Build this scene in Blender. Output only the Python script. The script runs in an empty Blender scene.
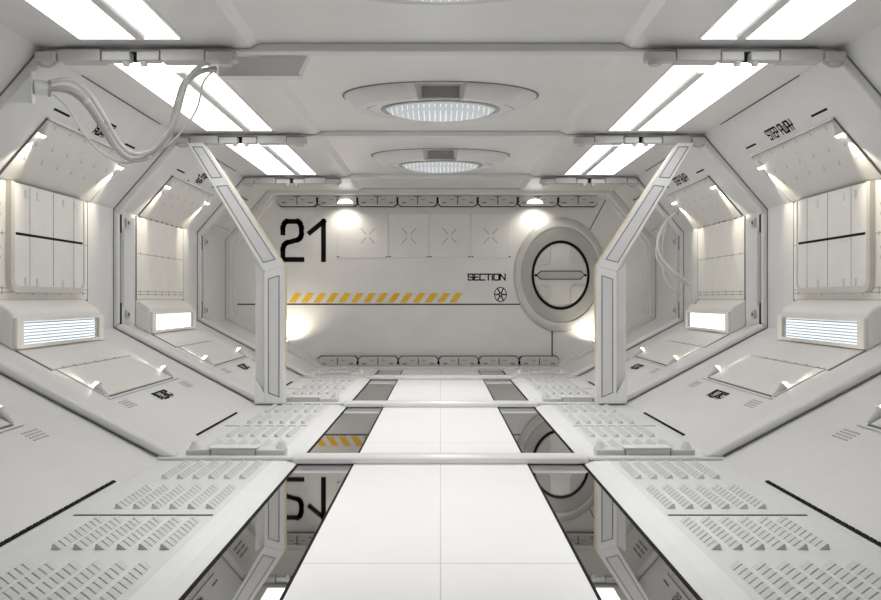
import bpy, bmesh, math, random
from mathutils import Vector, Matrix
random.seed(7)
C = bpy.context.scene.collection
PI = math.pi

# ------------------------------------------------------------------ dimensions (metres)
F1, BAY = 6.07, 3.18                      # first visible rib, bay length
RIB = [F1, F1 + BAY, F1 + 2 * BAY]        # rib planes
BY = [F1 - BAY, F1, F1 + BAY, F1 + 2 * BAY]   # start of each bay
RIM = 14.05                               # rim of the end wall
END = 14.27                               # end wall plane
BACK = -1.6                               # wall behind the viewer
EYE = 1.183
DECK = 0.033
CEIL = 2.977
TOP = 3.013
PA, PB, PC, PD = (2.861, CEIL), (3.561, 2.162), (3.561, .867), (2.0, .033)

# ------------------------------------------------------------------ materials
def mat(name, col, rough=.45, metal=0., var=.03, scale=6., bump=0., spec=.5, coat=0.):
    m = bpy.data.materials.new(name); m.use_nodes = True
    nt = m.node_tree; b = nt.nodes['Principled BSDF']
    b.inputs['Roughness'].default_value = rough
    b.inputs['Metallic'].default_value = metal
    b.inputs['Specular IOR Level'].default_value = spec
    b.inputs['Coat Weight'].default_value = coat
    if var > 0:
        tc = nt.nodes.new('ShaderNodeTexCoord')
        n = nt.nodes.new('ShaderNodeTexNoise'); n.inputs['Scale'].default_value = scale
        n.inputs['Detail'].default_value = 6; n.inputs['Roughness'].default_value = .65
        r = nt.nodes.new('ShaderNodeValToRGB')
        r.color_ramp.elements[0].position = .3; r.color_ramp.elements[1].position = .7
        r.color_ramp.elements[0].color = tuple(c * (1 - var) for c in col) + (1,)
        r.color_ramp.elements[1].color = tuple(min(1, c * (1 + var)) for c in col) + (1,)
        nt.links.new(tc.outputs['Object'], n.inputs['Vector'])
        nt.links.new(n.outputs['Fac'], r.inputs['Fac'])
        nt.links.new(r.outputs['Color'], b.inputs['Base Color'])
        if bump:
            bp = nt.nodes.new('ShaderNodeBump'); bp.inputs['Strength'].default_value = bump
            bp.inputs['Distance'].default_value = .01
            nt.links.new(n.outputs['Fac'], bp.inputs['Height']); nt.links.new(bp.outputs['Normal'], b.inputs['Normal'])
    else:
        b.inputs['Base Color'].default_value = tuple(col) + (1,)
    return m
def emat(name, col, s, bc=.8):
    m = bpy.data.materials.new(name); m.use_nodes = True
    b = m.node_tree.nodes['Principled BSDF']
    b.inputs['Base Color'].default_value = (bc, bc, bc, 1)
    b.inputs['Emission Color'].default_value = tuple(col) + (1,)
    b.inputs['Emission Strength'].default_value = s
    return m
M = dict(
    shell=mat('shell_paint', (.69, .688, .685), .5, var=.03, scale=3),
    ceil=mat('ceiling_satin', (.80, .79, .785), .36, metal=.35, var=.02, scale=3),
    rib=mat('rib_paint', (.70, .695, .69), .35, var=.02),
    deck=mat('deck_paint', (.72, .725, .72), .45, var=.03, scale=4),
    cleat=mat('cleat_paint', (.66, .665, .665), .5, var=.02),
    edge=mat('deck_edge_lit_tone', (.80, .805, .80), .4, var=.02),  # lighter than the deck: brightness of the light-facing chamfer put into the colour
    walk=mat('walkway_gloss', (.86, .86, .86), .30, var=.015, scale=2),
    glass=mat('dark_glass', (.52, .52, .515), .02, metal=1., var=0),
    warm=mat('warm_panel_paint', (.78, .762, .725), .5, var=.03, scale=5),
    hatchp=mat('hatch_panel_paint', (.70, .685, .655), .5, var=.03, scale=5),
    pillar=mat('pillar_paint', (.82, .82, .815), .4, var=.02),
    inset=mat('pillar_inset', (.72, .72, .725), .4, var=.03),
    endw=mat('end_wall_paint', (.77, .758, .75), .5, var=.035, scale=2),
    clamp=mat('clamp_paint', (.52, .515, .51), .4, var=.03),
    faint=mat('faint_joint', (.58, .58, .58), .5, var=0),
    rimg=mat('cover_rim_paint', (.60, .58, .54), .45, var=.03),
    steel=mat('hatch_steel', (.62, .615, .60), .30, metal=.35, var=.03),
    steeld=mat('hatch_steel_dark', (.40, .395, .385), .35, metal=.3, var=.03),
    box=mat('storage_box_paint', (.56, .55, .535), .5, var=.03),
    black=mat('black_paint', (.008, .008, .008), .6, var=0, spec=.08),
    rubber=mat('dark_rubber', (.03, .028, .027), .7, var=0, spec=.08),
    seam=mat('seam_shade_grey', (.20, .19, .18), .7, var=0),
    mark=mat('stencil_grey', (.36, .34, .32), .7, var=0),
    yellow=mat('hazard_yellow', (.85, .50, .03), .5, var=.05, scale=20),
    ystrip=mat('yellow_edge', (.80, .68, .38), .5, var=0),
    hose=mat('hose_plastic', (.50, .49, .48), .4, var=.02),
    hose2=mat('pale_hose_plastic', (.64, .63, .61), .4, var=.02),
    chrome=mat('latch_metal', (.6, .6, .6), .3, metal=.5, var=0),
    lamp=emat('ceiling_diffuser', (1, .995, .985), 3.0),
    lens=emat('round_lens', (.88, .96, 1), .34, .3),
    lensr=emat('lens_rib', (.95, .98, 1), .62, .4),
    boxl=emat('box_diffuser', (.90, .95, 1), 1.0),
    boxl2=emat('box_diffuser_plain', (.95, .97, 1), 1.25),
    slat=mat('louvre_slat', (.55, .62, .66), .4, var=0),
    dome=emat('dome_lamp', (1, .97, .9), 2.2),
    bulb=emat('bulb_warm', (1, .97, .9), 8),
)

# ------------------------------------------------------------------ mesh builder
class MB:
    def __init__(s): s.v = []; s.f = []
    def add(s, vs, fs):
        o = len(s.v); s.v += [tuple(v) for v in vs]; s.f += [tuple(o + i for i in f) for f in fs]
        return s
    def hexa(s, p):                       # 8 corners: bottom 0-3, top 4-7
        return s.add(p, [(0, 1, 2, 3), (7, 6, 5, 4), (0, 4, 5, 1), (1, 5, 6, 2), (2, 6, 7, 3), (3, 7, 4, 0)])
    def box(s, x0, x1, y0, y1, z0, z1):
        return s.hexa([(x0, y0, z0), (x0, y1, z0), (x1, y1, z0), (x1, y0, z0), (x0, y0, z1), (x0, y1, z1), (x1, y1, z1), (x1, y0, z1)])
    def slab(s, S, y0, y1, a0, a1, n0, n1):
        return s.hexa([S(y0, a0, n0), S(y1, a0, n0), S(y1, a1, n0), S(y0, a1, n0), S(y0, a0, n1), S(y1, a0, n1), S(y1, a1, n1), S(y0, a1, n1)])
    def prism(s, pts, fn, t0, t1):        # polygon pts (a,b) extruded by fn(a,b,t)
        n = len(pts); vs = [fn(a, b, t0) for a, b in pts] + [fn(a, b, t1) for a, b in pts]
        fs = [tuple(range(n))[::-1], tuple(range(n, 2 * n))] + [(i, (i + 1) % n, n + (i + 1) % n, n + i) for i in range(n)]
        return s.add(vs, fs)
    def ring(s, outer, inner, fn, t0, t1):
        n = len(outer)
        vs = [fn(a, b, t0) for a, b in outer] + [fn(a, b, t0) for a, b in inner] + [fn(a, b, t1) for a, b in outer] + [fn(a, b, t1) for a, b in inner]
        fs = []
        for i in range(n):
            j = (i + 1) % n
            fs += [(i, j, n + j, n + i), (2 * n + i, 3 * n + i, 3 * n + j, 2 * n + j), (i, 2 * n + i, 2 * n + j, j), (n + i, n + j, 3 * n + j, 3 * n + i)]
        return s.add(vs, fs)
    def cyl(s, p0, p1, r0, r1=None, n=16):
        r1 = r0 if r1 is None else r1
        p0 = Vector(p0); p1 = Vector(p1); d = (p1 - p0).normalized()
        u = d.orthogonal().normalized(); w = d.cross(u)
        vs = []
        for p, r in ((p0, r0), (p1, r1)):
            vs += [p + (u * math.cos(2 * PI * i / n) + w * math.sin(2 * PI * i / n)) * r for i in range(n)]
        return s.add(vs, [tuple(range(n))[::-1], tuple(range(n, 2 * n))] + [(i, (i + 1) % n, n + (i + 1) % n, n + i) for i in range(n)])
    def tube(s, pts, r, n=10, sub=8):
        P = [Vector(p) for p in pts]; Q = []
        for i in range(len(P) - 1):
            a = P[max(0, i - 1)]; b = P[i]; c = P[i + 1]; d = P[min(len(P) - 1, i + 2)]
            for k in range(sub):
                t = k / sub
                Q.append(.5 * ((2 * b) + (c - a) * t + (2 * a - 5 * b + 4 * c - d) * t * t + (3 * b - a - 3 * c + d) * t ** 3))
        Q.append(P[-1])
        vs = []; u = None
        for i, q in enumerate(Q):
            d = (Q[min(i + 1, len(Q) - 1)] - Q[max(i - 1, 0)]).normalized()
            u = d.orthogonal().normalized() if u is None else (u - d * u.dot(d)).normalized()
            w = d.cross(u)
            vs += [q + (u * math.cos(2 * PI * k / n) + w * math.sin(2 * PI * k / n)) * r for k in range(n)]
        m = len(Q); fs = [tuple(range(n))[::-1], tuple(range((m - 1) * n, m * n))]
        for i in range(m - 1):
            fs += [(i * n + k, i * n + (k + 1) % n, (i + 1) * n + (k + 1) % n, (i + 1) * n + k) for k in range(n)]
        return s.add(vs, fs)
    def lathe(s, prof, fn, n=64, close=False):   # prof list of (r, h); fn(cos, sin, r, h)
        m = len(prof)
        for r, h in prof: pass
        vs = [fn(math.cos(2 * PI * k / n), math.sin(2 * PI * k / n), r, h) for r, h in prof for k in range(n)]
        fs = [(i * n + k, i * n + (k + 1) % n, (i + 1) * n + (k + 1) % n, (i + 1) * n + k) for i in range(m - 1) for k in range(n)]
        if close: fs += [((m - 1) * n + k, (m - 1) * n + (k + 1) % n, (k + 1) % n, k) for k in range(n)]
        else: fs += [tuple(range(n))[::-1], tuple(range((m - 1) * n, m * n))]
        return s.add(vs, fs)
    def strokes(s, lines, w, fn):         # flat painted strokes; fn(a,b) -> point
        for ln in lines:
            for (a, b), (c, d) in zip(ln, ln[1:]):
                L = math.hypot(c - a, d - b)
                if L < 1e-6: continue
                ux, uy = (c - a) / L * w / 2, (d - b) / L * w / 2
                q = [(a - ux - -uy * -1, b - uy - ux * 1)]
                px, py = -uy, ux
                q = [(a - ux + px, b - uy + py), (a - ux - px, b - uy - py), (c + ux - px, d + uy - py), (c + ux + px, d + uy + py)]
                s.add([fn(*p) for p in q], [(0, 1, 2, 3)])
        return s

def link_mesh(name, mb, m, parent=None, origin=(0, 0, 0), bevel=0, smooth=False, seg=2):
    me = bpy.data.meshes.new(name)
    ox, oy, oz = origin
    me.from_pydata([(x - ox, y - oy, z - oz) for x, y, z in mb.v], [], mb.f)
    bm = bmesh.new(); bm.from_mesh(me)
    if not name_flat(name): bmesh.ops.recalc_face_normals(bm, faces=bm.faces)
    bm.to_mesh(me); bm.free()
    me.materials.append(m)
    if smooth:
        me.polygons.foreach_set('use_smooth', [True] * len(me.polygons))
        me.set_sharp_from_angle(angle=math.radians(38))
    o = bpy.data.objects.new(name, me); C.objects.link(o)
    if bevel:
        b = o.modifiers.new('bevel', 'BEVEL'); b.width = bevel; b.segments = seg; b.limit_method = 'ANGLE'; b.angle_limit = math.radians(30)
    if parent is not None: o.parent = parent
    else: o.location = origin
    return o
def name_flat(n): return False
def base(o):
    while o.parent: o = o.parent
    return o.location
def thing(name, label, cat, loc, group=None):
    o = bpy.data.objects.new(name, None); o.empty_display_size = .1; C.objects.link(o)
    o.location = loc; o['label'] = label; o['category'] = cat
    if group: o['group'] = group
    return o
def part(name, mb, m, parent, label=None, **k):
    o = link_mesh(name, mb, m, parent, tuple(base(parent)), **k)
    if label: o['label'] = label
    return o
def single(name, mb, m, label, cat, loc, group=None, **k):
    o = link_mesh(name, mb, m, None, loc, **k)
    o['label'] = label; o['category'] = cat
    if group: o['group'] = group
    return o
def struct(name, mb, m, **k):
    o = link_mesh(name, mb, m, **k); o['kind'] = 'structure'; return o
def copy_tree(o, loc=None, parent=None):
    c = o.copy(); C.objects.link(c)
    if parent is not None: c.parent = parent
    if loc is not None: c.location = loc
    for ch in o.children: copy_tree(ch, None, c)
    return c

# ------------------------------------------------------------------ surfaces: S(Y, distance along, height off surface)
def surf(side, p, q):
    L = math.hypot(q[0] - p[0], q[1] - p[1]); dx, dz = (q[0] - p[0]) / L, (q[1] - p[1]) / L
    nx, nz = dz, -dx
    return lambda y, a, n: (side * (p[0] + dx * a + nx * n), y, p[1] + dz * a + nz * n)
UP = {s: surf(s, PA, PB) for s in (-1, 1)}
WA = {s: surf(s, PB, PC) for s in (-1, 1)}
LO = {s: surf(s, PC, PD) for s in (-1, 1)}
SIDE = {-1: 'left', 1: 'right'}
LUP = math.hypot(PB[0] - PA[0], PB[1] - PA[1]); LLO = math.hypot(PD[0] - PC[0], PD[1] - PC[1])

# ------------------------------------------------------------------ stroke lettering (unit boxes)
G = {
 'S': (.62, [[(1, .82), (.9, 1), (.1, 1), (0, .9), (0, .6), (.1, .5), (.9, .5), (1, .4), (1, .1), (.9, 0), (.1, 0), (0, .16)]]),
 'E': (.58, [[(1, 1), (.12, 1), (0, .9), (0, .1), (.12, 0), (1, 0)], [(0, .5), (.85, .5)]]),
 'C': (.62, [[(1, 1), (.12, 1), (0, .88), (0, .12), (.12, 0), (1, 0)]]),
 'T': (.62, [[(0, 1), (1, 1)], [(.5, 1), (.5, 0)]]),
 'I': (.08, [[(.5, 1), (.5, 0)]]),
 'O': (.66, [[(.12, 1), (.88, 1), (1, .88), (1, .12), (.88, 0), (.12, 0), (0, .12), (0, .88), (.12, 1)]]),
 'N': (.64, [[(0, 0), (0, 1), (1, 0), (1, 1)]]),
 'P': (.6, [[(0, 0), (0, 1), (.9, 1), (1, .9), (1, .55), (.9, .45), (0, .45)]]),
 'A': (.62, [[(0, 0), (0, .88), (.12, 1), (.88, 1), (1, .88), (1, 0)], [(0, .42), (1, .42)]]),
 'W': (.78, [[(0, 1), (0, .12), (.1, 0), (.9, 0), (1, .12), (1, 1)], [(.5, .7), (.5, 0)]]),
 'Y': (.62, [[(0, 1), (0, .5), (.5, .42), (1, .5), (1, 1)], [(.5, .42), (.5, 0)]]),
 ' ': (.3, []), '!': (.08, [[(.5, 1), (.5, .35)], [(.5, .1), (.5, 0)]]),
}
def word(text, width, height, gap=.17):
    tot = sum(G[c][0] for c in text) + gap * (len(text) - 1); k = width / tot; x = 0; out = []
    for c in text:
        w, ls = G[c]
        out += [[((x + w * a) * k, b * height) for a, b in l] for l in ls]
        x += w + gap
    return out

# ------------------------------------------------------------------ room shell
def shell_wall(side):
    mb = MB(); t = .12
    inner = [PA, PB, PC, PD]; outer = [(2.93, CEIL + .14), (3.70, 2.21), (3.70, .78), (2.02, -.15)]
    pts = inner + outer[::-1]
    mb.prism(pts, lambda a, b, y: (side * a, y, b), BACK, END)
    return mb
struct('wall_left', shell_wall(-1), M['shell']); struct('wall_right', shell_wall(1), M['shell'])
mb = MB()
cp = [(-2.861, CEIL), (-1.36, CEIL), (-1.29, TOP), (1.29, TOP), (1.36, CEIL), (2.861, CEIL), (2.93, CEIL + .14), (-2.93, CEIL + .14)]
mb.prism(cp, lambda a, b, y: (a, y, b), BACK, END)
struct('ceiling', mb, M['ceil'])
struct('floor', MB().box(-2.02, 2.02, BACK, END, -.15, -.012), M['rubber'])
struct('wall_back', MB().box(-3.9, 3.9, END, END + .12, -.15, 3.15), M['endw'])
struct('wall_front', MB().box(-3.9, 3.9, BACK - .12, BACK, -.15, 3.15), M['shell'])

def offset_poly(P, d):
    n = len(P); out = []
    for i in range(n):
        a, b, c = Vector(P[i - 1]), Vector(P[i]), Vector(P[(i + 1) % n])
        d1 = (b - a).normalized(); d2 = (c - b).normalized()
        n1 = Vector((-d1.y, d1.x)); n2 = Vector((-d2.y, d2.x))
        bis = (n1 + n2).normalized(); out.append(tuple(b + bis * (d / bis.dot(n1))))
    return out
octo = [(-PD[0], -.04), (PD[0], -.04), PC, PB, (PA[0], TOP), (-PA[0], TOP), (-PB[0], PB[1]), (-PC[0], PC[1])]
octo[4] = (2.83, TOP); octo[5] = (-2.83, TOP)
struct('trim_1', MB().ring(octo, offset_poly(octo, .105), lambda a, b, y: (a, y, b), RIM, END), M['rib'], bevel=.02)
in2 = offset_poly(octo, .105)
struct('trim_2', MB().ring(in2, offset_poly(octo, .15), lambda a, b, y: (a, y, b), RIM + .12, END), M['endw'])

# black joints painted on the end wall belong to it
def endp(y=END - .002): return lambda a, b: (a, y, b)
mb = MB().box(-3.45, 1.33, END - .004, END, 1.085, 1.105)
o = single('wall_seam', mb, M['black'], 'long black horizontal joint across the end wall below the hazard stripe', 'wall seam', (-1, END, 1.095), 'joints of the end wall')
single('wall_seam', MB().box(1.863, 1.883, END - .004, END, .06, .66), M['black'], 'short black vertical joint under the round hatch', 'wall seam', (1.873, END, .3), 'joints of the end wall')
single('wall_seam', MB().strokes([[(2.47, 2.28), (2.80, 2.90)]], .02, endp()), M['seam'], 'slanting grey joint rising from the round hatch', 'wall seam', (2.6, END, 2.6), 'joints of the end wall')

# ------------------------------------------------------------------ walkway, glass strips, decks
ends = [(-.29, BY[0]), (BY[0], F1), (F1, RIB[1]), (RIB[1], RIB[2]), (RIB[2], RIM)]
BW = {1: 'nearest the viewer, before the first floor bar', 2: 'between the first and second floor bars', 3: 'between the second and third floor bars', 4: 'beyond the third floor bar'}
for k in (1, 2, 3, 4):
    y0, y1 = ends[k]
    if k == 1: y0 = 1.2
    t = thing('walkway_slab', 'glossy white walkway slab ' + BW[k], 'walkway', (0, (y0 + y1) / 2, -.012), 'walkway slabs')
    ys = y0 + .9 if k > 1 else BY[0] + .9
    part('slab', MB().box(-.618, .618, y0, y1, -.012, .003), M['walk'], t)
    part('seam', MB().box(-.0025, .0025, y0, y1, .003, .0036), M['faint'], t)
    if ys < y1 - .2: part('seam', MB().box(-.618, .618, ys, ys + .006, .003, .0036), M['faint'], t)
    for s in (-1, 1):
        g = thing('glass_strip', f'dark mirror-like floor strip {SIDE[s]} of the walkway, ' + BW[k].replace(', before the first floor bar', ''), 'floor strip', (s * .83, (y0 + y1) / 2, -.012), 'mirror floor strips')
        part('pane', MB().box(s * .634, s * 1.01, y0, y1, -.012, .0), M['glass'], g)
        part('edging', MB().box(s * .619, s * .633, y0, y1, -.012, .004), M['black'], g)
        part('edging', MB().box(s * 1.011, s * 1.029, y0, y1, -.012, .003), M['black'], g)

def cleat_mb(s, n=9):
    mb = MB(); L = .52; st = L / n
    for i in range(n):
        a = i * st; b = a + st * .80
        if i == 0: a0 = a
        f = lambda x, z, y: (s * x, y, z)
        mb.prism([(.0, 0), (.05, 0), (.014, .028), (.006, .028)], f, a, b)
    mb.prism([(.001, 0), (.049, 0), (.014, .003), (.006, .003)], lambda x, z, y: (s * x, y, z), .005, L - .03)
    return mb
for k in (1, 2, 3, 4):
    y0, y1 = ends[k]
    if k == 1: y0 = 2.4
    for s in (-1, 1):
        t = thing('deck_plate', f'grey studded deck plate, {SIDE[s]} side, ' + BW[k], 'deck plate', (s * 1.6, (y0 + y1) / 2, -.012), 'studded deck plates')
        part('plate', MB().prism([(1.19, -.012), (1.999, -.012), (1.999, DECK), (1.19, DECK)], lambda a, b, y: (s * a, y, b), y0, y1), M['deck'], t)
        part('edge_border', MB().prism([(1.03, -.012), (1.19, -.012), (1.19, DECK + .003), (1.09, DECK - .003), (1.03, .004)], lambda a, b, y: (s * a, y, b), y0, y1), M['edge'], t, label='brighter sloping border strip')
        ys = ends[k][0] + 1.63
        if k < 4: part('slot', MB().box(s * 1.21, s * 1.95, ys - .012, ys + .012, DECK, DECK + .0015), M['rubber'], t, label='black slot across the plate')
        proto = None
        for gy in (.25, 1.004, 1.765, 2.541):
            ya = ends[k][0] + gy
            if ya < y0 or ya + .53 > y1: continue
            for c in range(6):
                loc = Vector((s * (1.785 - .0994 * c), ya, DECK)) - t.location
                if proto is None:
                    me = cleat_mb(-s); me.v = [(x, y, z) for x, y, z in me.v]
                    proto = link_mesh('tread_cleat', me, M['cleat'], t, (0, 0, 0)); proto.location = loc
                else:
                    q = proto.copy(); C.objects.link(q); q.location = loc

# ------------------------------------------------------------------ ribs
RN = ['first', 'second', 'third']
for k, Y in enumerate(RIB):
    t = thing('rib_frame', f'white octagonal rib frame across the corridor, the {RN[k]} from the viewer', 'frame', (0, Y, 0), 'rib frames of the corridor')
    part('ceiling_beam', MB().prism([(-2.83, 2.948), (2.83, 2.948), (2.85, CEIL), (1.36, CEIL), (1.29, TOP), (-1.29, TOP), (-1.36, CEIL), (-2.85, CEIL)], lambda a, b, y: (a, y, b), Y, Y + .10), M['rib'], t, bevel=.012, seg=3)
    for s in (-1, 1):
        P = [Vector(PA), Vector(PB), Vector(PC), Vector(PD)]; H = (.075, .055, .07)
        def oline(i, h):
            d = (P[i + 1] - P[i]).normalized(); nn = Vector((d.y, -d.x)); return P[i] + nn * h, d
        def cross(l1, l2):
            (p, d), (q, e) = l1, l2; t_ = ((q - p).x * e.y - (q - p).y * e.x) / (d.x * e.y - d.y * e.x); return p + d * t_
        def ribline(k0):
            L = [oline(i, H[i] * k0) for i in range(3)]
            return [cross(L[0], (Vector((0, 2.945)), Vector((1, 0)))), cross(L[0], L[1]), cross(L[1], L[2]), cross(L[2], (Vector((0, .052)), Vector((1, 0))))]
        I = ribline(1); O = ribline(0); O[3] = Vector((2.01, .052)); g = ribline(.16)
        for i, nm in enumerate(('upper_rib', 'post_rib', 'lower_rib')):
            part(nm, MB().prism([tuple(O[i]), tuple(O[i + 1]), tuple(I[i + 1]), tuple(I[i])], lambda a, b, y: (s * a, y, b), Y, Y + (.12, .06, .16)[i]), M['rib'], t, bevel=(.018, .015, .032)[i], seg=4, smooth=True)
            part('seam_shade_line', MB().prism([tuple(O[i]), tuple(O[i + 1]), tuple(g[i + 1]), tuple(g[i])], lambda a, b, y: (s * a, y, b), Y - .003, Y + .004), M['seam'], t)  # thin dark strip painting the contact shade where rib meets wall
        part('deck_strip', MB().box(s * 1.06, s * 2.03, Y - .02, Y + .06, DECK, .056), M['rib'], t, bevel=.008)
    part('floor_bar', MB().prism([(-.005, .004), (.13, .004), (.13, .05), (.10, .066), (.03, .066), (-.005, .045)], lambda a, b, x: (x, Y + a, b), -1.06, 1.06), M['rib'], t, bevel=.01, seg=3, smooth=True)

    for s in (-1, 1):
        c = thing('ceiling_clamp', f'row of grey clamp blocks under the {RN[k]} ceiling beam, {SIDE[s]} side', 'clamp', (s * 2.15, Y, 2.95), 'clamp rows under the beams')
        def bx(nm, x0, x1, ya, yb, z0, z1, m='clamp', bev=.006):
            return part(nm, MB().box(s * x0, s * x1, ya, yb, z0, z1), M[m], c, bevel=bev)
        bx('bar', 2.404, 2.705, Y - .07, Y + .07, 2.868, 2.948); bx('bar', 1.668, 1.98, Y - .07, Y + .07, 2.868, 2.948)
        bx('back_plate', 1.47, 2.70, Y + .005, Y + .05, 2.885, 2.948, 'rubber', 0)
        for x0, x1 in ((2.72, 2.865), (2.19, 2.393), (1.985, 2.143), (1.446, 1.66)):
            b = bx('block', x0, x1, Y - .085, Y + .005, 2.862, 2.932, 'clamp', .012)
        for x0 in (2.225, 2.10):
            kb = part('knob', MB().cyl((s * x0, Y - .05, 2.862), (s * x0, Y - .05, 2.832), .028, .02), M['clamp'], c, smooth=True)
        part('cap', MB().cyl((s * 1.52, Y - .045, 2.862), (s * 1.52, Y - .045, 2.838), .05, .042), M['clamp'], c, smooth=True)
        part('hook', MB().tube([(s * 2.86, Y - .045, 2.86), (s * 2.82, Y - .045, 2.835), (s * 2.76, Y - .045, 2.835), (s * 2.72, Y - .045, 2.86)], .012, 8, 5), M['clamp'], c, smooth=True)
        # hinge block on the deck
        f = thing('deck_clamp', f'low grey hinge block on the {SIDE[s]} deck behind the {RN[k]} floor bar', 'clamp', (s * 1.49, Y + .14, DECK), 'hinge blocks on the decks')
        def fx(nm, x0, x1, ya, yb, z0, z1, m='rib', bev=.008):
            return part(nm, MB().box(s * x0, s * x1, ya, yb, z0, z1), M[m], f, bevel=bev)
        fx('end_block', 1.13, 1.34, Y + .10, Y + .22, DECK, .09); fx('end_block', 1.67, 1.85, Y + .10, Y + .22, DECK, .09)
        fx('cover', 1.345, 1.665, Y + .09, Y + .20, DECK, .10); fx('lip', 1.33, 1.68, Y + .08, Y + .205, .10, .108, 'pillar', .002)
        fx('shadow_gap', 1.14, 1.84, Y + .062, Y + .085, DECK, .04, 'rubber', 0)
        for x0 in (1.165, 1.80):
            part('knob', MB().cyl((s * x0, Y + .16, .09), (s * x0, Y + .16, .14), .045, .02), M['rib'], f, smooth=True)
    # latch panels on the side posts
    if k > 0:
        for s in (-1, 1):
            S = WA[s]
            l = thing('post_latch', f'tall white latch panel on the {SIDE[s]} wall beside the {RN[k]} rib', 'latch', S(Y + .3, .65, 0), 'latch panels on the walls')
            part('cover_plate', MB().slab(S, Y + .115, Y + .49, .06, 1.25, 0, .058), M['shell'], l, bevel=.008)
            part('ridge', MB().slab(S, Y + .125, Y + .20, .2, 1.06, .058, .072), M['rib'], l, bevel=.005)
            part('slot', MB().slab(S, Y + .065, Y + .112, .05, .25, .0, .05), M['black'], l)
            part('slot', MB().slab(S, Y + .065, Y + .112, 1.02, 1.27, .0, .05), M['black'], l)
            part('groove', MB().slab(S, Y + .065, Y + .09, .25, 1.02, 0, .045), M['seam'], l)
            part('seam', MB().slab(S, Y + .205, Y + .212, .22, 1.04, .058, .0595), M['seam'], l)
            for a in (.08, 1.10):
                part('bracket', MB().slab(S, Y + .17, Y + .27, a, a + .10, .058, .085), M['chrome'], l, bevel=.01)
                part('bracket_bolt', MB().slab(S, Y + .20, Y + .24, a + .03, a + .07, .085, .095), M['seam'], l, bevel=.005)

# ------------------------------------------------------------------ bent pillars at the second rib
Y = RIB[1]
for s in (-1, 1):
    p = thing('bent_pillar', f'white bent pillar leaning to the ceiling, {SIDE[s]} of the walkway', 'pillar', (s * 1.8, Y, DECK), 'bent pillars')
    f = lambda a, b, y: (s * a, y, b)
    D = .13
    o_ = [(1.90, .056), (1.90, 1.478), (2.735, 2.868)]          # outer line, bottom to top
    i_ = [(1.685, .056), (1.685, 1.538), (2.56, 2.868)]
    Y0 = Y - .09
    part('post', MB().prism([o_[0], i_[0], i_[1], o_[1]], f, Y0, Y0 + D), M['pillar'], p, bevel=.008)
    part('arm', MB().prism([o_[1], i_[1], i_[2], o_[2]], f, Y0, Y0 + D), M['pillar'], p, bevel=.008)
    part('flange', MB().prism([(2.01, .35), (1.90, .16), (1.90, 1.478), (2.01, 1.56)], f, Y0 + .06, Y0 + D), M['inset'], p, bevel=.006, label='recessed side flange')
    part('seam', MB().prism([(1.908, .17), (1.9, .16), (1.9, 1.478), (1.908, 1.484)], f, Y0 + .05, Y0 + .06), M['seam'], p)
    part('foot', MB().prism([(2.01, .056), (1.90, .056), (1.90, .16), (2.01, .35)], f, Y0 + .01, Y0 + D), M['pillar'], p, bevel=.004)
    def inset(q):
        ar = sum(q[i - 1][0] * q[i][1] - q[i][0] * q[i - 1][1] for i in range(len(q)))
        if ar < 0: q = q[::-1]
        part('inset_rim', MB().ring(q, offset_poly(q, .010), f, Y0 - .0025, Y0), M['seam'], p)
        part('inset_panel', MB().prism(offset_poly(q, .011), f, Y0 - .002, Y0), M['inset'], p, label='grey inset panel')
    inset([(1.86, .17), (1.735, .12), (1.735, 1.44), (1.86, 1.40)])
    def along(t, w):   # t along arm 0..1, w across 0 outer..1 inner
        a = Vector(o_[1]).lerp(Vector(o_[2]), t); b = Vector(i_[1]).lerp(Vector(i_[2]), t); return tuple(a.lerp(b, w))
    inset([along(.06, .18), along(.06, .82), along(.66, .82), along(.66, .18)])
    inset([along(.72, .18), along(.72, .82), along(.97, .82), along(.97, .18)])
    ed = MB().prism([(i_[0][0], .45), (i_[0][0] - .005, .45), (i_[1][0] - .005, i_[1][1]), i_[1]], f, Y0 + .07, Y0 + D)
    part('edge_strip', ed, M['ystrip'], p, label='thin yellow edge strip')
    v = Vector(i_[2]) - Vector(i_[1]); e0 = Vector(i_[1]); e1 = e0 + v * .8
    part('edge_strip', MB().prism([tuple(e0), tuple(e0 + Vector((-.005, .003))), tuple(e1 + Vector((-.005, .003))), tuple(e1)], f, Y0 + .07, Y0 + D), M['ystrip'], p, label='thin yellow edge strip')

# ------------------------------------------------------------------ lamps
def add_light(name, typ, loc, energy, col=(1, 1, 1), **k):
    l = bpy.data.lights.new(name, typ); l.energy = energy; l.color = col
    for a, b in k.items(): setattr(l, a, b)
    o = bpy.data.objects.new(name, l); C.objects.link(o); o.location = loc
    return o
def aim(o, d): o.rotation_euler = Vector(d).to_track_quat('-Z', 'Y').to_euler()

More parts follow.
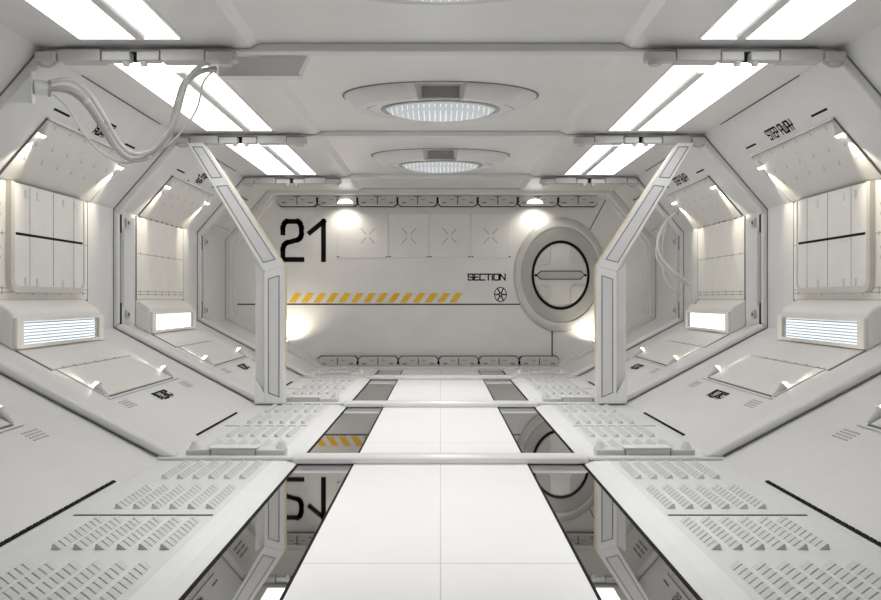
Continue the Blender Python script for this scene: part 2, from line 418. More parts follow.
CN = ['nearest the viewer, before the first beam', 'between the first and second beams', 'between the second and third beams']
for k in range(3):
    y = BY[k]
    for s in (-1, 1):
        t = thing('ceiling_light', f'long white lit ceiling panel on the {SIDE[s]}, ' + CN[k], 'ceiling light', (s * 2.13, y + 1.6, CEIL), 'lit ceiling panels')
        ya = y + .22; yb = y + 2.96
        part('diffuser', MB().box(s * 1.79, s * 2.48, ya + .01, yb - .01, CEIL - .008, CEIL), M['lamp'], t)
        part('divider_bar', MB().prism([(1.985, CEIL - .008), (2.08, CEIL - .008), (2.065, CEIL - .04), (2.0, CEIL - .04)], lambda a, b, yy: (s * a, yy, b), y + .55, yb - .1), M['rib'], t, bevel=.012, seg=3, smooth=True)
        part('rim', MB().ring([(1.765, ya - .01), (2.505, ya - .01), (2.505, yb + .01), (1.765, yb + .01)], [(1.79, ya + .01), (2.48, ya + .01), (2.48, yb - .01), (1.79, yb - .01)], lambda a, b, z: (s * a, b, z), CEIL - .006, CEIL), M['ceil'], t)
    # round lamp
    yc = y + BAY / 2
    r = thing('round_ceiling_lamp', 'big round white ceiling lamp with ribbed glass, ' + CN[k], 'ceiling lamp', (0, yc, TOP), 'round ceiling lamps')
    zl = 2.885; asp = .60
    E = lambda c, sn, rr, h: (rr * c, yc + rr * sn * asp, h)
    hous = MB(); n = 96; prof = [(.865, TOP), (.865, TOP - .012), (.755, zl + .006), (.735, zl), (.635, zl), (.625, zl + .01), (.62, zl + .05), (.62, TOP)]
    notch = 0
    ks = [i for i in range(n) if not (-PI / 2 - .18 / .735 < ((2 * PI * (i + .5) / n + PI) % (2 * PI) - PI) < -PI / 2 + .18 / .735)]
    m_ = len(prof); vs = [E(math.cos(2 * PI * i / n), math.sin(2 * PI * i / n), *prof[j]) for j in range(m_) for i in range(n)]
    # housing is closed all round; the notch is cut as a block-shaped gap in its near side
    fs = []
    for i in ks:
        for j in range(m_ - 1): fs.append((j * n + i, j * n + (i + 1) % n, (j + 1) * n + (i + 1) % n, (j + 1) * n + i))
    for i in range(n):
        if i in ks and (i + 1) % n not in ks: fs.append(tuple(j * n + (i + 1) % n for j in range(m_)))
        if i not in ks and (i + 1) % n in ks: fs.append(tuple(j * n + (i + 1) % n for j in range(m_))[::-1])
    hous.add(vs, fs)
    part('housing', hous, M['rib'], r, smooth=True)
    part('notch_block', MB().box(-.20, .20, yc - .345, yc - .33, zl + .005, TOP), M['steeld'], r)
    E2 = lambda c, sn, rr, h: (rr * c, yc + rr * sn * .69, h)
    part('base_plate', MB().lathe([(.66, zl + .02), (.66, zl + .006), (.02, zl + .006)], E, 72), M['rib'], r)
    part('seam_shade_line', MB().lathe([(.885, TOP), (.885, TOP - .006), (.866, TOP - .006), (.866, TOP)], E, 72, True), M['seam'], r)  # dark outline added where the housing meets the ceiling
    part('bezel_ring', MB().lathe([(.535, zl + .02), (.535, zl - .004), (.50, zl - .008), (.485, zl + .02)], E2, 72, True), M['steeld'], r, smooth=True)
    part('lens', MB().lathe([(.50, zl + .01), (.47, zl - .016), (.38, zl - .046), (.25, zl - .068), (.12, zl - .076), (.02, zl - .08)], E2, 72), M['lens'], r, smooth=True)
    for i in range(-9, 10):
        x = i * .048; ym = math.sqrt(max(0, .47 ** 2 - x * x)) * .69
        if ym < .05: continue
        pts = []
        for q in range(7):
            w = -1 + 2 * q / 6; yy = w * ym; rr = math.hypot(x, yy / .69)
            pts.append((x, yc + yy, zl - .081 + .066 * (rr / .47) ** 2.2))
        part('lens_rib', MB().tube(pts, .006, 6, 2), M['lensr'], r, smooth=True)
    l = add_light('round_lamp_light', 'SPOT', (0, yc, zl - .12), 195, (1, .99, .97), spot_size=math.radians(112), spot_blend=1, shadow_soft_size=.15)
    for s in (-1, 1):
        part('bezel_slot', MB().strokes([[(s * .66 * math.cos(q), .66 * math.sin(q)) for q in (-.55, -.4, -.25, -.1)]], .014, lambda a, b: (a, yc + b * asp, zl - .002)), M['mark'], r)

# spotlights in the corners of the hatches
def spotlight(s, S, y, a0, dirn, label, grp, energy, along_y=0.):
    a1 = a0 + dirn * .11
    root = thing('spotlight', label, 'spotlight', S(y, a0, 0), grp)
    p0 = Vector(S(y, a0, .008)); p1 = Vector(S(y, a1, .036))
    d = (p1 - p0).normalized()
    part('body', MB().cyl(p0, p1, .012, .034, 18), M['rib'], root, smooth=True)
    part('collar', MB().cyl(p1 - d * .012, p1 + d * .004, .038, .038, 18), M['rib'], root, smooth=True)
    part('bulb', MB().cyl(p1 + d * .002, p1 + d * .03, .034, .018, 18), M['bulb'], root, smooth=True, label='glowing lens')
    lp = Vector(S(y, a1 + dirn * .05, .07)); tg = Vector(S(y + along_y, a1 + dirn * .75, .015))
    l = add_light('spotlight_beam', 'SPOT', lp, energy, (1, .90, .72), spot_size=math.radians(70), spot_blend=.7, shadow_soft_size=.02)
    aim(l, tg - lp)
SPN = {0: 'near', 1: 'far'}
BN = {0: 'nearest bay', 1: 'middle bay', 2: 'far bay'}

def hatch_upper(s, k):
    S = UP[s]; y = BY[k]
    t = thing('ceiling_hatch', f'pale hatch panel on the sloping {SIDE[s]} ceiling of the {BN[k]}', 'hatch', S(y + 1.6, .7, 0), 'hatches on the sloping ceiling')
    a1 = LUP - .012
    part('panel', MB().slab(S, y + .745, y + 2.515, .46, a1, 0, .015), M['hatchp'], t, bevel=.004)
    part('ledge', MB().slab(S, y + .73, y + 2.53, .435, .452, 0, .035), M['rib'], t, bevel=.004)
    part('seam', MB().slab(S, y + .73, y + 2.53, .452, .46, 0, .016), M['rubber'], t)
    part('seam', MB().slab(S, y + .733, y + .743, .44, a1, 0, .016), M['seam'], t)
    part('seam', MB().slab(S, y + 2.517, y + 2.524, .46, a1, 0, .016), M['mark'], t)
    mk = MB()
    for i in range(6):
        yy = y + .86 + i * .29
        for a in (.66, .80):
            mk.strokes([[(yy - .02, a), (yy, a + .04), (yy + .02, a + .035)]], .008, lambda p, q: S(p, q, .017))
        mk.strokes([[(yy + .06, .475), (yy + .06, .505), (yy + .08, .505)]], .008, lambda p, q: S(p, q, .017))
    part('stencil_mark', mk, M['mark'], t)
    for i, yy in enumerate((.79, 2.47)):
        spotlight(s, S, y + yy, .47, 1, f'small round spotlight at the {SPN[i]} top corner of the {SIDE[s]} ceiling hatch, {BN[k]}', 'hatch spotlights', 15)
    # stencils on the slope above the hatch
    wl = thing('stencil_lettering', f'black STEP AWAY stencil above the {SIDE[s]} ceiling hatch, {BN[k]}', 'lettering', S(y + 1.65, .34, 0), 'stencils on the sloping ceiling')
    def fn(p, q):
        yy = y + 1.375 + p if s < 0 else y + 1.93 - p
        return S(yy, .39 - q, .002)
    if s > 0: part('word', MB().strokes(word('STEP', .235, .10), .018, fn), M['black'], wl); part('word', MB().strokes(word('AWAY', .27, .10), .018, lambda p, q: fn(p + .285, q)), M['black'], wl)
    else:
        part('word', MB().strokes(word('STEP', .25, .055), .02, lambda p, q: fn(p + .22, q + .085)), M['black'], wl)
        part('word', MB().strokes(word('AWAY', .25, .055), .018, lambda p, q: fn(p + .17, q - .005)), M['black'], wl)
        part('arrow', MB().add([S(y + 1.43, .278, .002), S(y + 1.55, .295, .002), S(y + 1.55, .335, .002)], [(0, 1, 2)]), M['black'], wl)
        part('dot', MB().strokes([[(0, 0), (.02, 0)]], .025, lambda p, q: fn(p - .07, q - .03)), M['black'], wl)
    for i, (p, q) in enumerate(((.735, 1.02), (2.27, 2.53))):
        dm = MB()
        for j in range(7):
            u = y + p + (q - p) * j / 7
            dm.add([S(u, .348, .002), S(u + (q - p) / 7.3, .348, .002), S(u + (q - p) / 7.3, .366, .002), S(u, .366, .002)], [(0, 1, 2, 3)])
        o = single('stencil_dash', MB().slab(S, y + p, y + q, .347, .367, 0, .002), M['black'], f'short black dash painted by the {SPN[i]} end of the {SIDE[s]} ceiling hatch, {BN[k]}', 'marking', S(y + (p + q) / 2, .357, 0), 'dashes on the sloping ceiling')
    o = single('corner_joint', MB().slab(S, y + .72, y + 2.63, .006, .014, 0, .003), M['rubber'], f'thin dark joint along the top {SIDE[s]} ceiling edge, {BN[k]}', 'wall seam', S(y + 1.6, .01, 0), 'joints along the ceiling edge')

def wall_panel(s, k):
    S = WA[s]; y = BY[k]
    t = thing('wall_panel', f'warm white flush panel on the {SIDE[s]} wall of the {BN[k]}' + (' behind the raised cover' if k == 1 else ', streaked and unpadded'), 'wall panel', S(y + 1.57, .5, 0), 'flush wall panels')
    part('panel', MB().slab(S, y + .68, y + 2.47, .015, .985, 0, .012), M['warm'], t, bevel=.003)
    for a in (.44, .885, .92):
        part('seam', MB().slab(S, y + .69, y + 2.46, a, a + .007, .012, .0135), M['mark'], t)
        part_t = MB()
        for i in range(7): part_t.slab(S, y + .80 + i * .26, y + .812 + i * .26, a - .012, a + .02, .012, .0145)
        part('stud_mark', part_t, M['mark'], t)
    for yy in (.672, 2.472): part('seam', MB().slab(S, y + yy, y + yy + .008, .01, 1.0, 0, .013), M['seam'], t)
    tk = MB()
    for i in range(9): tk.slab(S, y + .78 + i * .2, y + .80 + i * .2, .003, .015, 0, .02)
    part('clip', tk, M['mark'], t)
    if k == 1:
        mk = MB()
        for a in (.25, .6):
            mk.strokes([[(y + .75, a - .05), (y + .77, a - .02), (y + .79, a - .05)], [(y + .75, a + .05), (y + .77, a + .02), (y + .79, a + .05)]], .007, lambda p, q: S(p, q, .013))
        part('stencil_mark', mk, M['mark'], t)
        c = thing('raised_cover', f'raised cream cover with black slit on the {SIDE[s]} wall', 'cover', S(y + 1.55, .5, .012), 'raised wall covers')
        # rounded outline
        ya, yb, aa, ab = y + .865, y + 2.30, .012, .925
        def rr(y0, y1, a0, a1, r):
            out = [(y0, a0), (y1, a0)]
            for (cy, ca, st) in ((y1 - r, a1 - r, 0), (y0 + r, a1 - r, 90)):
                for q in range(5):
                    w = math.radians(st + q * 22.5); out.append((cy + r * math.cos(w), ca + r * math.sin(w)))
            return out
        f = lambda p, q, n: S(p, q, n)
        part('rim', MB().ring(rr(ya, yb, aa, ab, .10), rr(ya + .055, yb - .02, aa + .001, ab - .055, .07), f, .0125, .06), M['rimg'], c, bevel=.012, seg=3, smooth=True)
        part('board', MB().prism(rr(ya + .054, yb - .019, aa, ab - .054, .07), f, .0125, .052), M['warm'], c)
        for yy in (1.19, 1.63, 2.06):
            part('seam', MB().slab(S, y + yy, y + yy + .007, aa + .01, ab - .06, .052, .0535), M['mark' if yy != 1.63 else 'seam'], c)
        part('slit', MB().slab(S, y + .95, y + 2.26, .425, .447, .052, .054), M['black'], c, label='black slit')
        for yy in (1.10, 1.31, 1.82, 2.05):
            for a in (.055, .80):
                part('clip', MB().slab(S, y + yy, y + yy + .045, a, a + .07, .052, .062), M['inset'], c, bevel=.006)

def light_box(s, k):
    y = BY[k]; x0, x1 = PC[0], 3.384
    t = thing('wall_light_box', f'cream box lamp with ' + ('louvred' if k == 1 else 'plain white') + f' lit front, {SIDE[s]} wall, {BN[k]}', 'wall lamp', (s * 3.45, y + 1.53, .80), 'box lamps on the walls')
    pr = [(3.561, .867), (3.384, .773), (3.384, 1.035), (3.392, 1.065), (3.42, 1.095), (3.47, 1.13), (3.561, 1.18)]
    ya, yb = y + .66, y + 2.40
    part('housing', MB().prism(pr, lambda a, b, yy: (s * a, yy, b), ya, yb), M['warm'], t, bevel=.018, seg=3, smooth=True)
    zb, zt, yl, yr = .815, 1.0, y + .78, y + 2.29
    f = lambda a, b, x: (s * x, a, b)
    part('bezel', MB().ring([(ya + .005, .782), (yb - .005, .782), (yb - .005, 1.034), (ya + .005, 1.034)], [(yl, zb), (yr, zb), (yr, zt), (yl, zt)], f, 3.384, 3.352), M['warm'], t, bevel=.008)
    part('diffuser', MB().box(s * 3.380, s * 3.376, yl, yr - .06, zb, zt), M['boxl' if k == 1 else 'boxl2'], t, label='glowing panel')
    part('end_stop', MB().box(s * 3.380, s * 3.362, yr - .055, yr - .01, zb, zt), M['steeld'], t)
    n = 7 if k == 1 else 0
    for i in range(n):
        z = zb + .014 + i * (zt - zb) / n
        part('slat', MB().hexa([(s * 3.376, yl, z), (s * 3.376, yr - .06, z), (s * 3.360, yr - .06, z - .006), (s * 3.360, yl, z - .006), (s * 3.376, yl, z + .007), (s * 3.376, yr - .06, z + .007), (s * 3.360, yr - .06, z + .001), (s * 3.360, yl, z + .001)]), M['slat'], t)

def hatch_lower(s, k):
    S = LO[s]; y = BY[k]
    t = thing('floor_hatch', f'white hatch panel on the sloping {SIDE[s]} floor wall, {BN[k]}', 'hatch', S(y + 1.57, .7, 0), 'hatches on the sloping floor')
    part('panel', MB().slab(S, y + .74, y + 2.40, .545, 1.0, 0, .012), M['hatchp'], t, bevel=.004)
    if k: part('upper_panel', MB().slab(S, y + .70, y + 2.40, .205, .53, 0, .008), M['hatchp'], t, bevel=.003)
    part('seam', MB().slab(S, y + .68, y + 2.13, .533, .541, 0, .009), M['mark'], t)
    part('seam', MB().slab(S, y + .80, y + 2.41, 1.004, 1.014, 0, .012), M['seam'], t)
    part('sill', MB().slab(S, y + .72, y + 2.50, 1.022, 1.04, 0, .014), M['inset'], t, bevel=.004)
    if k: part('seam', MB().slab(S, y + .672, y + .682, .21, .54, 0, .008), M['seam'], t)
    tk = MB()
    for i in range(6): tk.slab(S, y + .86 + i * .22, y + .90 + i * .22, .522, .552, .012, .0125)
    part('stud_mark', tk, M['mark'], t)
    for i, yy in enumerate((.78, 2.44)):
        if k == 0 and i == 0: continue
        spotlight(s, S, y + yy, .99, -1, f'small round spotlight at the {SPN[i]} lower corner of the {SIDE[s]} floor hatch, {BN[k]}', 'hatch spotlights', 2.8)
    for i, (p, q) in enumerate(((.77, .99), (2.36, 2.58))):
        if k == 0 and i == 0: continue
        gm = MB()
        for r in range(4):
            for c in range(6):
                u = y + p + (q - p) * c / 6; w = 1.095 + r * .028
                gm.slab(S, u, u + (q - p) / 6 * .6, w, w + .014, 0, .0015)
        single('vent_grille', gm, M['mark'], f'little grey perforated grille below the {SPN[i]} end of the {SIDE[s]} floor hatch, {BN[k]}', 'grille', S(y + (p + q) / 2, 1.15, 0), 'perforated grilles')
    if k:
        wl = thing('stencil_lettering', f'small black STEP AWAY stencil on the sloping {SIDE[s]} floor wall, {BN[k]}', 'lettering', S(y + 1.66, 1.17, 0), 'stencils on the sloping floor')
        for j, wd in enumerate(('STEP', 'AWAY')):
            fn = lambda p, q: S(y + 1.49 + p if s < 0 else y + 1.84 - p, 1.168 + j * .062 - q, .002)
            part('word', MB().strokes(word(wd, .35, .042, .2), .02, fn), M['black'], wl)
    t = thing('grip_strip', f'black ridged grip strip at the foot of the {SIDE[s]} floor wall, {BN[k]}', 'strip', S(y + 1.7, 1.74, 0), 'black grip strips')
    part('strip', MB().slab(S, y + 1.0, y + 2.41, 1.728, 1.746, 0, .002), M['black'], t)
    nb = MB()
    for i in range(20): nb.slab(S, y + 1.005 + i * .07, y + 1.062 + i * .07, 1.726, 1.748, .002, .005)
    part('ridge', nb, M['black'], t)

for s in (-1, 1):
    hatch_lower(s, 0)
    for k in (1, 2):
        hatch_upper(s, k); wall_panel(s, k); light_box(s, k); hatch_lower(s, k)
    # last short bay: a small notice on the slope and a shelf seam
    S = UP[s]; y = BY[3]
    t = thing('notice_plate', f'small grey notice plate with black print on the {SIDE[s]} slope by the end wall', 'notice', S(y + .8, .5, 0), 'notice plates')
    part('plate', MB().slab(S, y + .35, y + 1.25, .25, .55, 0, .006), M['shell'], t, bevel=.003)
    for j in range(3):
        part('print_line', MB().strokes([[(y + .5, .3 + j * .07), (y + .72, .3 + j * .07)], [(y + .78, .3 + j * .07), (y + 1.0, .3 + j * .07)]], .03, lambda p, q: S(p, q, .008)), M['seam'], t)
    single('slope_ledge', MB().slab(S, y + .35, y + 1.35, .88, .93, 0, .04), M['rib'], f'narrow white ledge low on the {SIDE[s]} slope beside the end wall', 'ledge', S(y + .8, .9, 0), 'ledges by the end wall', bevel=.006)

# ------------------------------------------------------------------ cables and ducts
def at(u, v, Y): return ((u - 440.5) * Y / 850, Y, EYE + (299 - v) * Y / 850)   # measured on the plane at depth Y
t = thing('hose_bracket', 'triangular grey bracket on the first rib, upper left, holding the hoses', 'bracket', (-3.0, 6.1, 2.63))
tri = [(-3.08, 2.58), (-2.90, 2.58), (-2.90, 2.79)]
part('plate', MB().prism(tri, lambda a, b, y: (a, y, b), 6.03, 6.062), M['inset'], t, bevel=.005)
part('flange', MB().box(-2.91, -2.89, 6.02, 6.062, 2.57, 2.80), M['inset'], t, bevel=.005)
part('socket', MB().cyl((-2.885, 6.05, 2.69), (-2.80, 6.08, 2.69), .055, .05, 16), M['rib'], t, smooth=True)
part('socket_ring', MB().cyl((-2.81, 6.08, 2.69), (-2.79, 6.09, 2.69), .06, .06, 16), M['steeld'], t, smooth=True)
hp = [(-2.80, 6.10, 2.69), (-2.68, 6.13, 2.70), (-2.58, 6.18, 2.63), (-2.48, 6.24, 2.46), (-2.40, 6.29, 2.30), (-2.30, 6.32, 2.22), (-2.18, 6.34, 2.24), (-2.08, 6.33, 2.33), (-1.98, 6.30, 2.48), (-1.92, 6.26, 2.64), (-1.86, 6.22, 2.76), (-1.75, 6.17, 2.83), (-1.62, 6.13, 2.845)]
def off(ps, dx, dy, dz, wob):
    n = len(ps); return [(p[0] + dx * math.sin(PI * min(1, max(0, i / (n - 1)))) ** .5 if 0 < i < n - 1 else p[0] + dx * .3, p[1] + dy, p[2] + dz + wob * math.sin(i * 1.1)) for i, p in enumerate(ps)]
G2 = 'hoses hanging under the ceiling'
h = thing('hose', 'thick grey hose sagging lowest under the left ceiling lights', 'hose', hp[5], G2)
part('tube', MB().tube(hp, .019, 12, 8), M['hose'], h, smooth=True)
for i in (2, 6, 9): part('collar', MB().cyl(hp[i], Vector(hp[i]) + (Vector(hp[i + 1]) - Vector(hp[i])).normalized() * .03, .023, .023, 12), M['hose2'], h, smooth=True)
h = thing('hose', 'second grey hose alongside the thick one, upper left', 'hose', hp[5], G2)
part('tube', MB().tube(off(hp, .035, -.025, .045, .012), .016, 12, 8), M['hose2'], h, smooth=True)
h = thing('hose', 'third slimmer grey hose in the bundle, upper left', 'hose', hp[5], G2)
part('tube', MB().tube(off(hp, -.04, .03, .0, -.02), .012, 12, 8), M['hose'], h, smooth=True)
cp_ = [(-2.80, 6.14, 2.66), (-2.72, 6.2, 2.58), (-2.64, 6.26, 2.42), (-2.52, 6.32, 2.27), (-2.36, 6.36, 2.20), (-2.15, 6.36, 2.26), (-1.95, 6.32, 2.40), (-1.80, 6.27, 2.58), (-1.73, 6.20, 2.76), (-1.64, 6.14, 2.83)]
single('cable', MB().tube(cp_, .008, 8, 8), M['hose2'], 'thin white cable looping apart from the hoses, upper left', 'cable', cp_[4], smooth=True)
# right hoses
rp = [at(676, 213, 12.0), at(668, 219, 11.95), at(660, 232, 11.85), at(657.5, 246, 11.75), at(661, 258, 11.7), at(672, 270, 11.65), at(682, 277, 11.62), at(691, 286, 11.62), at(695.5, 299, 11.6)]
rp[-1] = (3.47, 11.56, 1.14)
G3 = 'hoses on the right wall'
h = thing('hose', 'thick white hose curling down to the right box lamp in the far bay', 'hose', rp[-1], G3)
part('tube', MB().tube(rp, .021, 12, 8), M['hose2'], h, smooth=True)
part('end_clamp', MB().cyl(Vector(rp[0]) + Vector((.05, 0, .05)), rp[0], .04, .04, 12), M['steeld'], h, smooth=True)
rp2 = [(x + .03 * math.sin(i), y + .08, z - .03) for i, (x, y, z) in enumerate(rp)]; rp2[-1] = (3.44, 11.50, 1.125)
h = thing('hose', 'slimmer white hose beside the thick one, right wall of the far bay', 'hose', rp2[-1], G3)
part('tube', MB().tube(rp2, .014, 10, 8), M['hose2'], h, smooth=True)
tp = [at(667, 222, 12.1), at(663, 238, 12.1), at(662, 255, 12.1), at(663, 272, 12.1), at(668, 284, 12.1), at(676, 292, 12.1), at(684, 294, 12.2)]
single('cable', MB().tube(tp, .014, 8, 8), M['hose2'], 'thin white cable hanging behind the hoses, right wall', 'cable', tp[3], smooth=True)
# duct box under the left ceiling
t = thing('ceiling_duct', 'shallow grey duct box under the ceiling just behind the first beam', 'duct', (-1.3, 6.45, TOP))
part('box', MB().hexa([(-1.66, 6.34, 2.85), (-1.66, 6.45, 2.85), (-1.06, 6.45, 2.85), (-1.06, 6.34, 2.85), (-1.66, 6.34, CEIL), (-1.66, 6.45, CEIL), (-.985, 6.45, TOP), (-.985, 6.34, TOP)]), M['ceil'], t, bevel=.008)
part('lip', MB().box(-1.66, -1.05, 6.335, 6.455, 2.845, 2.852), M['rib'], t, bevel=.003)

# ------------------------------------------------------------------ end wall
W = END
t = thing('wall_number', 'large black number 21 painted on the end wall', 'number', (-2.3, W, 2.1))
f = endp(W - .003)
def glyph(x0, z0, w, h, lines): return [[(x0 + a * w, z0 + b * h) for a, b in l] for l in lines]
two = [[(0, .70), (0, .84), (.08, .95), (.2, 1), (.8, 1), (.92, .95), (1, .84), (1, .66), (.93, .57), (.8, .52), (.22, .44), (.07, .38), (0, .28), (0, 0), (1.03, 0)]]
one = [[(0, .69), (.72, 1), (.72, 0)], [(.55, .98), (.72, .98)]]
one = [[(0, .70), (.78, .985), (.78, 0)]]
part('digit', MB().strokes(glyph(-2.645, 1.845, .31, .64, two), .082, f), M['black'], t)
part('digit', MB().strokes(glyph(-2.19, 1.845, .29, .65, one), .082, f), M['black'], t)
t = thing('wall_lettering', 'black SECTION lettering on the end wall left of the hatch', 'lettering', (.77, W, 1.55))
part('word', MB().strokes([[(.465 + a, 1.502 + b) for a, b in l] for l in word('SECTION', .62, .098)], .022, f), M['black'], t)
t = thing('wheel_emblem', 'small black six-spoked wheel emblem under the SECTION lettering', 'emblem', (1.007, W, 1.26))
ell = [(1.007 + .10 * math.cos(2 * PI * i / 32), 1.259 + .12 * math.sin(2 * PI * i / 32)) for i in range(33)]
part('ring', MB().strokes([ell], .014, f), M['black'], t)
for i in range(6):
    q = PI / 6 * 0 + i * PI / 3
    part('spoke', MB().strokes([[(1.007 + .022 * math.cos(q), 1.259 + .026 * math.sin(q)), (1.007 + .095 * math.cos(q), 1.259 + .115 * math.sin(q))]], .02, f), M['black'], t)
part('hub', MB().strokes([[(1.007 + .025 * math.cos(2 * PI * i / 12), 1.259 + .03 * math.sin(2 * PI * i / 12)) for i in range(13)]], .012, f), M['black'], t)
t = thing('hazard_stripe', 'row of slanting yellow hazard bars along the end wall', 'marking', (-1.1, W, 1.2))
for i in range(14):
    x = -2.55 + i * .2075
    part('yellow_bar', MB().add([f(x, 1.125), f(x + .115, 1.125), f(x + .225, 1.283), f(x + .11, 1.283)], [(0, 1, 2, 3)]), M['yellow'], t)
# square tiles with crosses
TN = ['first and widest', 'second', 'third', 'fourth']
xe = [-1.745, -.873, -.19, .507, 1.184]
for i in range(4):
    x0, x1 = xe[i] + .006, xe[i + 1] - .006; z0, z1 = 1.876, 2.63
    t = thing('wall_tile', f'grey square end-wall tile with a cross mark, {TN[i]} from the number 21', 'wall tile', ((x0 + x1) / 2, W, 2.25), 'cross-marked wall tiles')
    pts = [(x0, z0), (x1, z0), (x1, z1), (x0, z1)] if i else [(x0, z0), (x1, z0), (x1, z1), (x0 + .3, z1), (x0, z1 - .36)]
    part('tile', MB().prism(pts, lambda a, b, y: (a, y, b), W - .012, W), M['endw'], t, bevel=.006)
    cx = (-1.22, -.53, .155, .843)[i]; cz = 2.243; f2 = endp(W - .0135)
    cm = MB()
    for sx, sz in ((1, 1), (1, -1), (-1, 1), (-1, -1)):
        cm.strokes([[(cx + sx * .03, cz + sz * .03), (cx + sx * .11, cz + sz * .12)]], .012, f2)
    part('cross_mark', cm, M['mark'], t)
    rv = MB()
    for q in (x0 + .02, x1 - .02): rv.strokes([[(q - .01, z0 + .015), (q + .01, z0 + .015)]], .016, f2)
    part('rivet_mark', rv, M['rubber'], t)
# round hatch
hx, hz_ = 2.013, 1.583
t = thing('round_hatch', 'round steel hatch door with black ring on the right of the end wall', 'hatch', (hx, W, hz_))
def EL(c, sn, r, h):     # r=1 at the black ring, 1.6 at the outside
    k = (r - 1) / .6; return (hx + c * (.487 * r if r <= 1 else .487 + .293 * k), W - h, hz_ + sn * (.583 * r if r <= 1 else .583 + .375 * k))
part('outer_ring', MB().lathe([(1.6, 0), (1.6, .03), (1.56, .055), (1.38, .075), (1.36, .07), (1.36, 0)], EL, 96, True), M['steel'], t, smooth=True)
part('inner_ring', MB().lathe([(1.36, 0), (1.36, .055), (1.30, .06), (1.06, .02), (1.0, .02), (1.0, 0)], EL, 96, True), M['steeld'], t, smooth=True)
part('black_ring', MB().lathe([(1.0, 0), (1.0, .028), (.915, .028), (.915, 0)], EL, 96, True), M['black'], t, smooth=True)
door = part('door', MB().lathe([(.915, 0), (.915, .014), (.02, .014)], EL, 96), M['steel'], t)
for sx in (-1, 1):
    for sz in (-1, 1):
        x0, z0 = .165, .175; pts = [(x0 + .05, z0), (x0, z0 + .05)]
        R = .90
        a0 = math.asin(min(1, x0 / (.487 * R))); a1 = math.asin(z0 / (.583 * R))
        arc = []
        q0 = math.acos(x0 / (.487 * R)); q1 = math.asin(z0 / (.583 * R))
        for i in range(9):
            q = q0 + (q1 - q0) * i / 8; arc.append((.487 * R * math.cos(q), .583 * R * math.sin(q)))
        poly = [(x0, z0 + .06), (x0 + .018, z0 + .018), (x0 + .06, z0)][::-1] + arc
        part('corner_panel', MB().prism([(hx + sx * a, hz_ + sz * b) for a, b in poly], lambda a, b, y: (a, W - y, b), .014, .03), M['clamp'], t, bevel=.008)
hb = [(-.40, 0), (-.33, .065), (.33, .065), (.40, 0), (.33, -.065), (-.33, -.065)]
hp_ = part('handle', MB().prism([(hx + a, hz_ + b) for a, b in hb], lambda a, b, y: (a, W - y, b), .014, .035), M['steeld'], t, bevel=.01)
part('handle_rim', MB().ring([(hx + a * 1.02, hz_ + b * 1.14) for a, b in hb], [(hx + a * .99, hz_ + b * .97) for a, b in hb], lambda a, b, y: (a, W - y, b), .014, .0355), M['rubber'], hp_)
for sx in (-1, 1): part('pivot', MB().cyl((hx + sx * .415, W - .014, hz_), (hx + sx * .415, W - .034, hz_), .022), M['black'], hp_, smooth=True)
# storage boxes
def storage_box(name, label, x0, w, z0, z1, grp, top):
    t = thing(name, label, 'storage box', (x0 + w / 2, W - .15, z0), grp)
    r = .045
    a0, a1 = x0 + .012, x0 + w - .012
    pts = [(a0, z1), (a0, z0 + r), (a0 + r, z0), (a1 - r, z0), (a1, z0 + r), (a1, z1)] if top else [(a0, z0), (a1, z0), (a1, z1 - r), (a1 - r, z1), (a0 + r, z1), (a0, z1 - r)]
    part('case', MB().prism(pts, lambda a, b, y: (a, y, b), W - .13, W - .001), M['box'], t, bevel=.012, seg=3)
    xm = (a0 + a1) / 2
    gp = [(a + (.010 if a > xm else -.010), b + (.010 if b > (z0 + z1) / 2 else -.010)) for a, b in pts]
    part('seam_shade_line', MB().prism(gp, lambda a, b, y: (a, y, b), W - .06, W - .002), M['rubber'], t)  # dark backing, paints the shadow outline round the case
    part('divider', MB().box(xm - .007, xm + .007, W - .134, W - .13, z0 + .02, z1 - .02), M['rubber'], t)
    if top: part('divider', MB().box(xm - .06, xm + .06, W - .134, W - .13, z1 - .022, z1 - .012), M['rubber'], t)
    for sx in (-1, 1):
        part('label_mark', MB().box(xm + sx * .06, xm + sx * .13, W - .132, W - .13, (z0 + z1) / 2 + .01, (z0 + z1) / 2 + .03), M['mark'], t)
        part('handle', MB().box(xm + sx * .19, xm + sx * .26, W - .14, W - .13, (z0 + z1) / 2 - .045, (z0 + z1) / 2 - .025), M['seam'], t)
    return t
ON = ['first', 'second', 'third', 'fourth', 'fifth', 'sixth', 'seventh', 'eighth']
tb = storage_box('storage_box', 'grey storage box in the row along the top of the end wall, first from left', -2.72, .668, 2.735, 2.905, 'storage boxes along the top', True)
for i in range(1, 8):
    c = copy_tree(tb, tb.location + Vector((.668 * i, 0, 0))); c['label'] = f'grey storage box in the row along the top of the end wall, {ON[i]} from left'
bb = storage_box('storage_box', 'grey storage box in the row along the foot of the end wall, first from left', -2.05, .672, .066, .222, 'storage boxes along the foot', False)
for i in range(1, 6):
    c = copy_tree(bb, bb.location + Vector((.672 * i, 0, 0))); c['label'] = f'grey storage box in the row along the foot of the end wall, {ON[i]} from left'
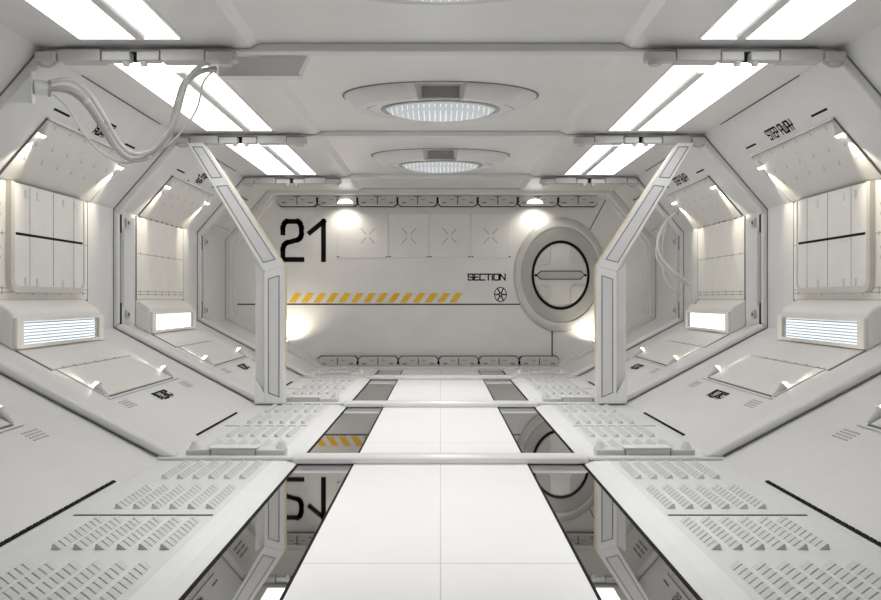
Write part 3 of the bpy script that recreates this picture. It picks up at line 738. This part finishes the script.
for i in range(9):   # dark latch between neighbouring top boxes
    if 0 < i < 8: single('box_latch', MB().prism([(-.02, .0), (.02, 0), (.008, .04), (.02, .08), (-.02, .08), (-.008, .04)], lambda a, b, y: (-2.72 + .668 * i + a, y, 2.79 + b), W - .145, W - .13), M['black'], f'black clip between the {ON[i-1]} and {ON[i]} top storage boxes', 'clip', (-2.72 + .668 * i, W - .13, 2.8), 'clips between the top boxes')
    if 0 < i < 6: single('box_latch', MB().prism([(-.02, .0), (.02, 0), (.012, .05), (-.012, .05)], lambda a, b, y: (-2.05 + .672 * i + a, y, .10 + b), W - .145, W - .13), M['black'], f'black clip between the {ON[i-1]} and {ON[i]} bottom storage boxes', 'clip', (-2.05 + .672 * i, W - .13, .11), 'clips between the bottom boxes')
# wall washers
for x, lab in ((-1.586, 'near the number 21'), (1.57, 'above the round hatch')):
    t = thing('wall_lamp', f'small glowing half-dome lamp on the top storage boxes {lab}', 'wall lamp', (x, W - .2, 2.76), 'half-dome lamps')
    dm = MB(); n = 16
    vs = []; 
    for j in range(6):
        q = PI / 2 * j / 5
        for i in range(n + 1):
            w = PI * i / n
            vs.append((x + .135 * math.cos(q) * math.cos(w), W - .136 - .06 * math.cos(q) * math.sin(w), 2.762 + .085 * math.sin(q)))
    fs = [(j * (n + 1) + i, j * (n + 1) + i + 1, (j + 1) * (n + 1) + i + 1, (j + 1) * (n + 1) + i) for j in range(5) for i in range(n)]
    fs.append(tuple(range(n + 1))[::-1]); fs += [(j * (n + 1), (j + 1) * (n + 1), (j + 1) * (n + 1) + n, j * (n + 1) + n) for j in range(5)]
    part('dome', dm.add(vs, fs), M['dome'], t, smooth=True)
    part('base_strip', MB().box(x - .15, x + .15, W - .205, W - .135, 2.75, 2.762), M['box'], t)
    l = add_light('wall_lamp_beam', 'SPOT', (x, W - .27, 2.72), 13, (1, .93, .80), spot_size=math.radians(130), spot_blend=.8, shadow_soft_size=.03)
    aim(l, (0, .45, -1))
for s in (-1, 1):
    x = s * 2.60
    t = thing('uplight', f'small uplight low on the end wall behind the {SIDE[s]} bent pillar', 'wall lamp', (x, W - .03, .45), 'uplights')
    part('body', MB().cyl((x, W - .06, .42), (x, W - .06, .48), .05, .055), M['box'], t, smooth=True)
    part('bulb', MB().cyl((x, W - .06, .48), (x, W - .06, .49), .045, .04), M['bulb'], t)
    l = add_light('uplight_beam', 'SPOT', (x - s * .05, W - .28, .46), 30, (1, .91, .70), spot_size=math.radians(118), spot_blend=.9, shadow_soft_size=.03)
    aim(l, (-s * .2, .5, 1))

# ------------------------------------------------------------------ camera, world, view
w = bpy.data.worlds.new('world'); bpy.context.scene.world = w; w.use_nodes = True
w.node_tree.nodes['Background'].inputs[0].default_value = (.5, .5, .5, 1); w.node_tree.nodes['Background'].inputs[1].default_value = .2
cam = bpy.data.cameras.new('camera'); co = bpy.data.objects.new('camera', cam); C.objects.link(co)
co.location = (0, 0, EYE); co.rotation_euler = (PI / 2, 0, 0)
cam.sensor_width = 36; cam.lens = 36 * 850 / 881; cam.shift_y = -1 / 881; cam.clip_start = .05
sc = bpy.context.scene; sc.camera = co
vs_ = sc.view_settings; vs_.view_transform = 'Standard'; vs_.look = 'None'; vs_.gamma = 1; vs_.use_curve_mapping = False
vs_.exposure = 0.08
sc.cycles.max_bounces = 10; sc.cycles.diffuse_bounces = 6; sc.cycles.glossy_bounces = 5
sc.cycles.sample_clamp_indirect = 4
try:
    sc.cycles.use_denoising = True; sc.cycles.denoiser = 'OPENIMAGEDENOISE'
except Exception: pass
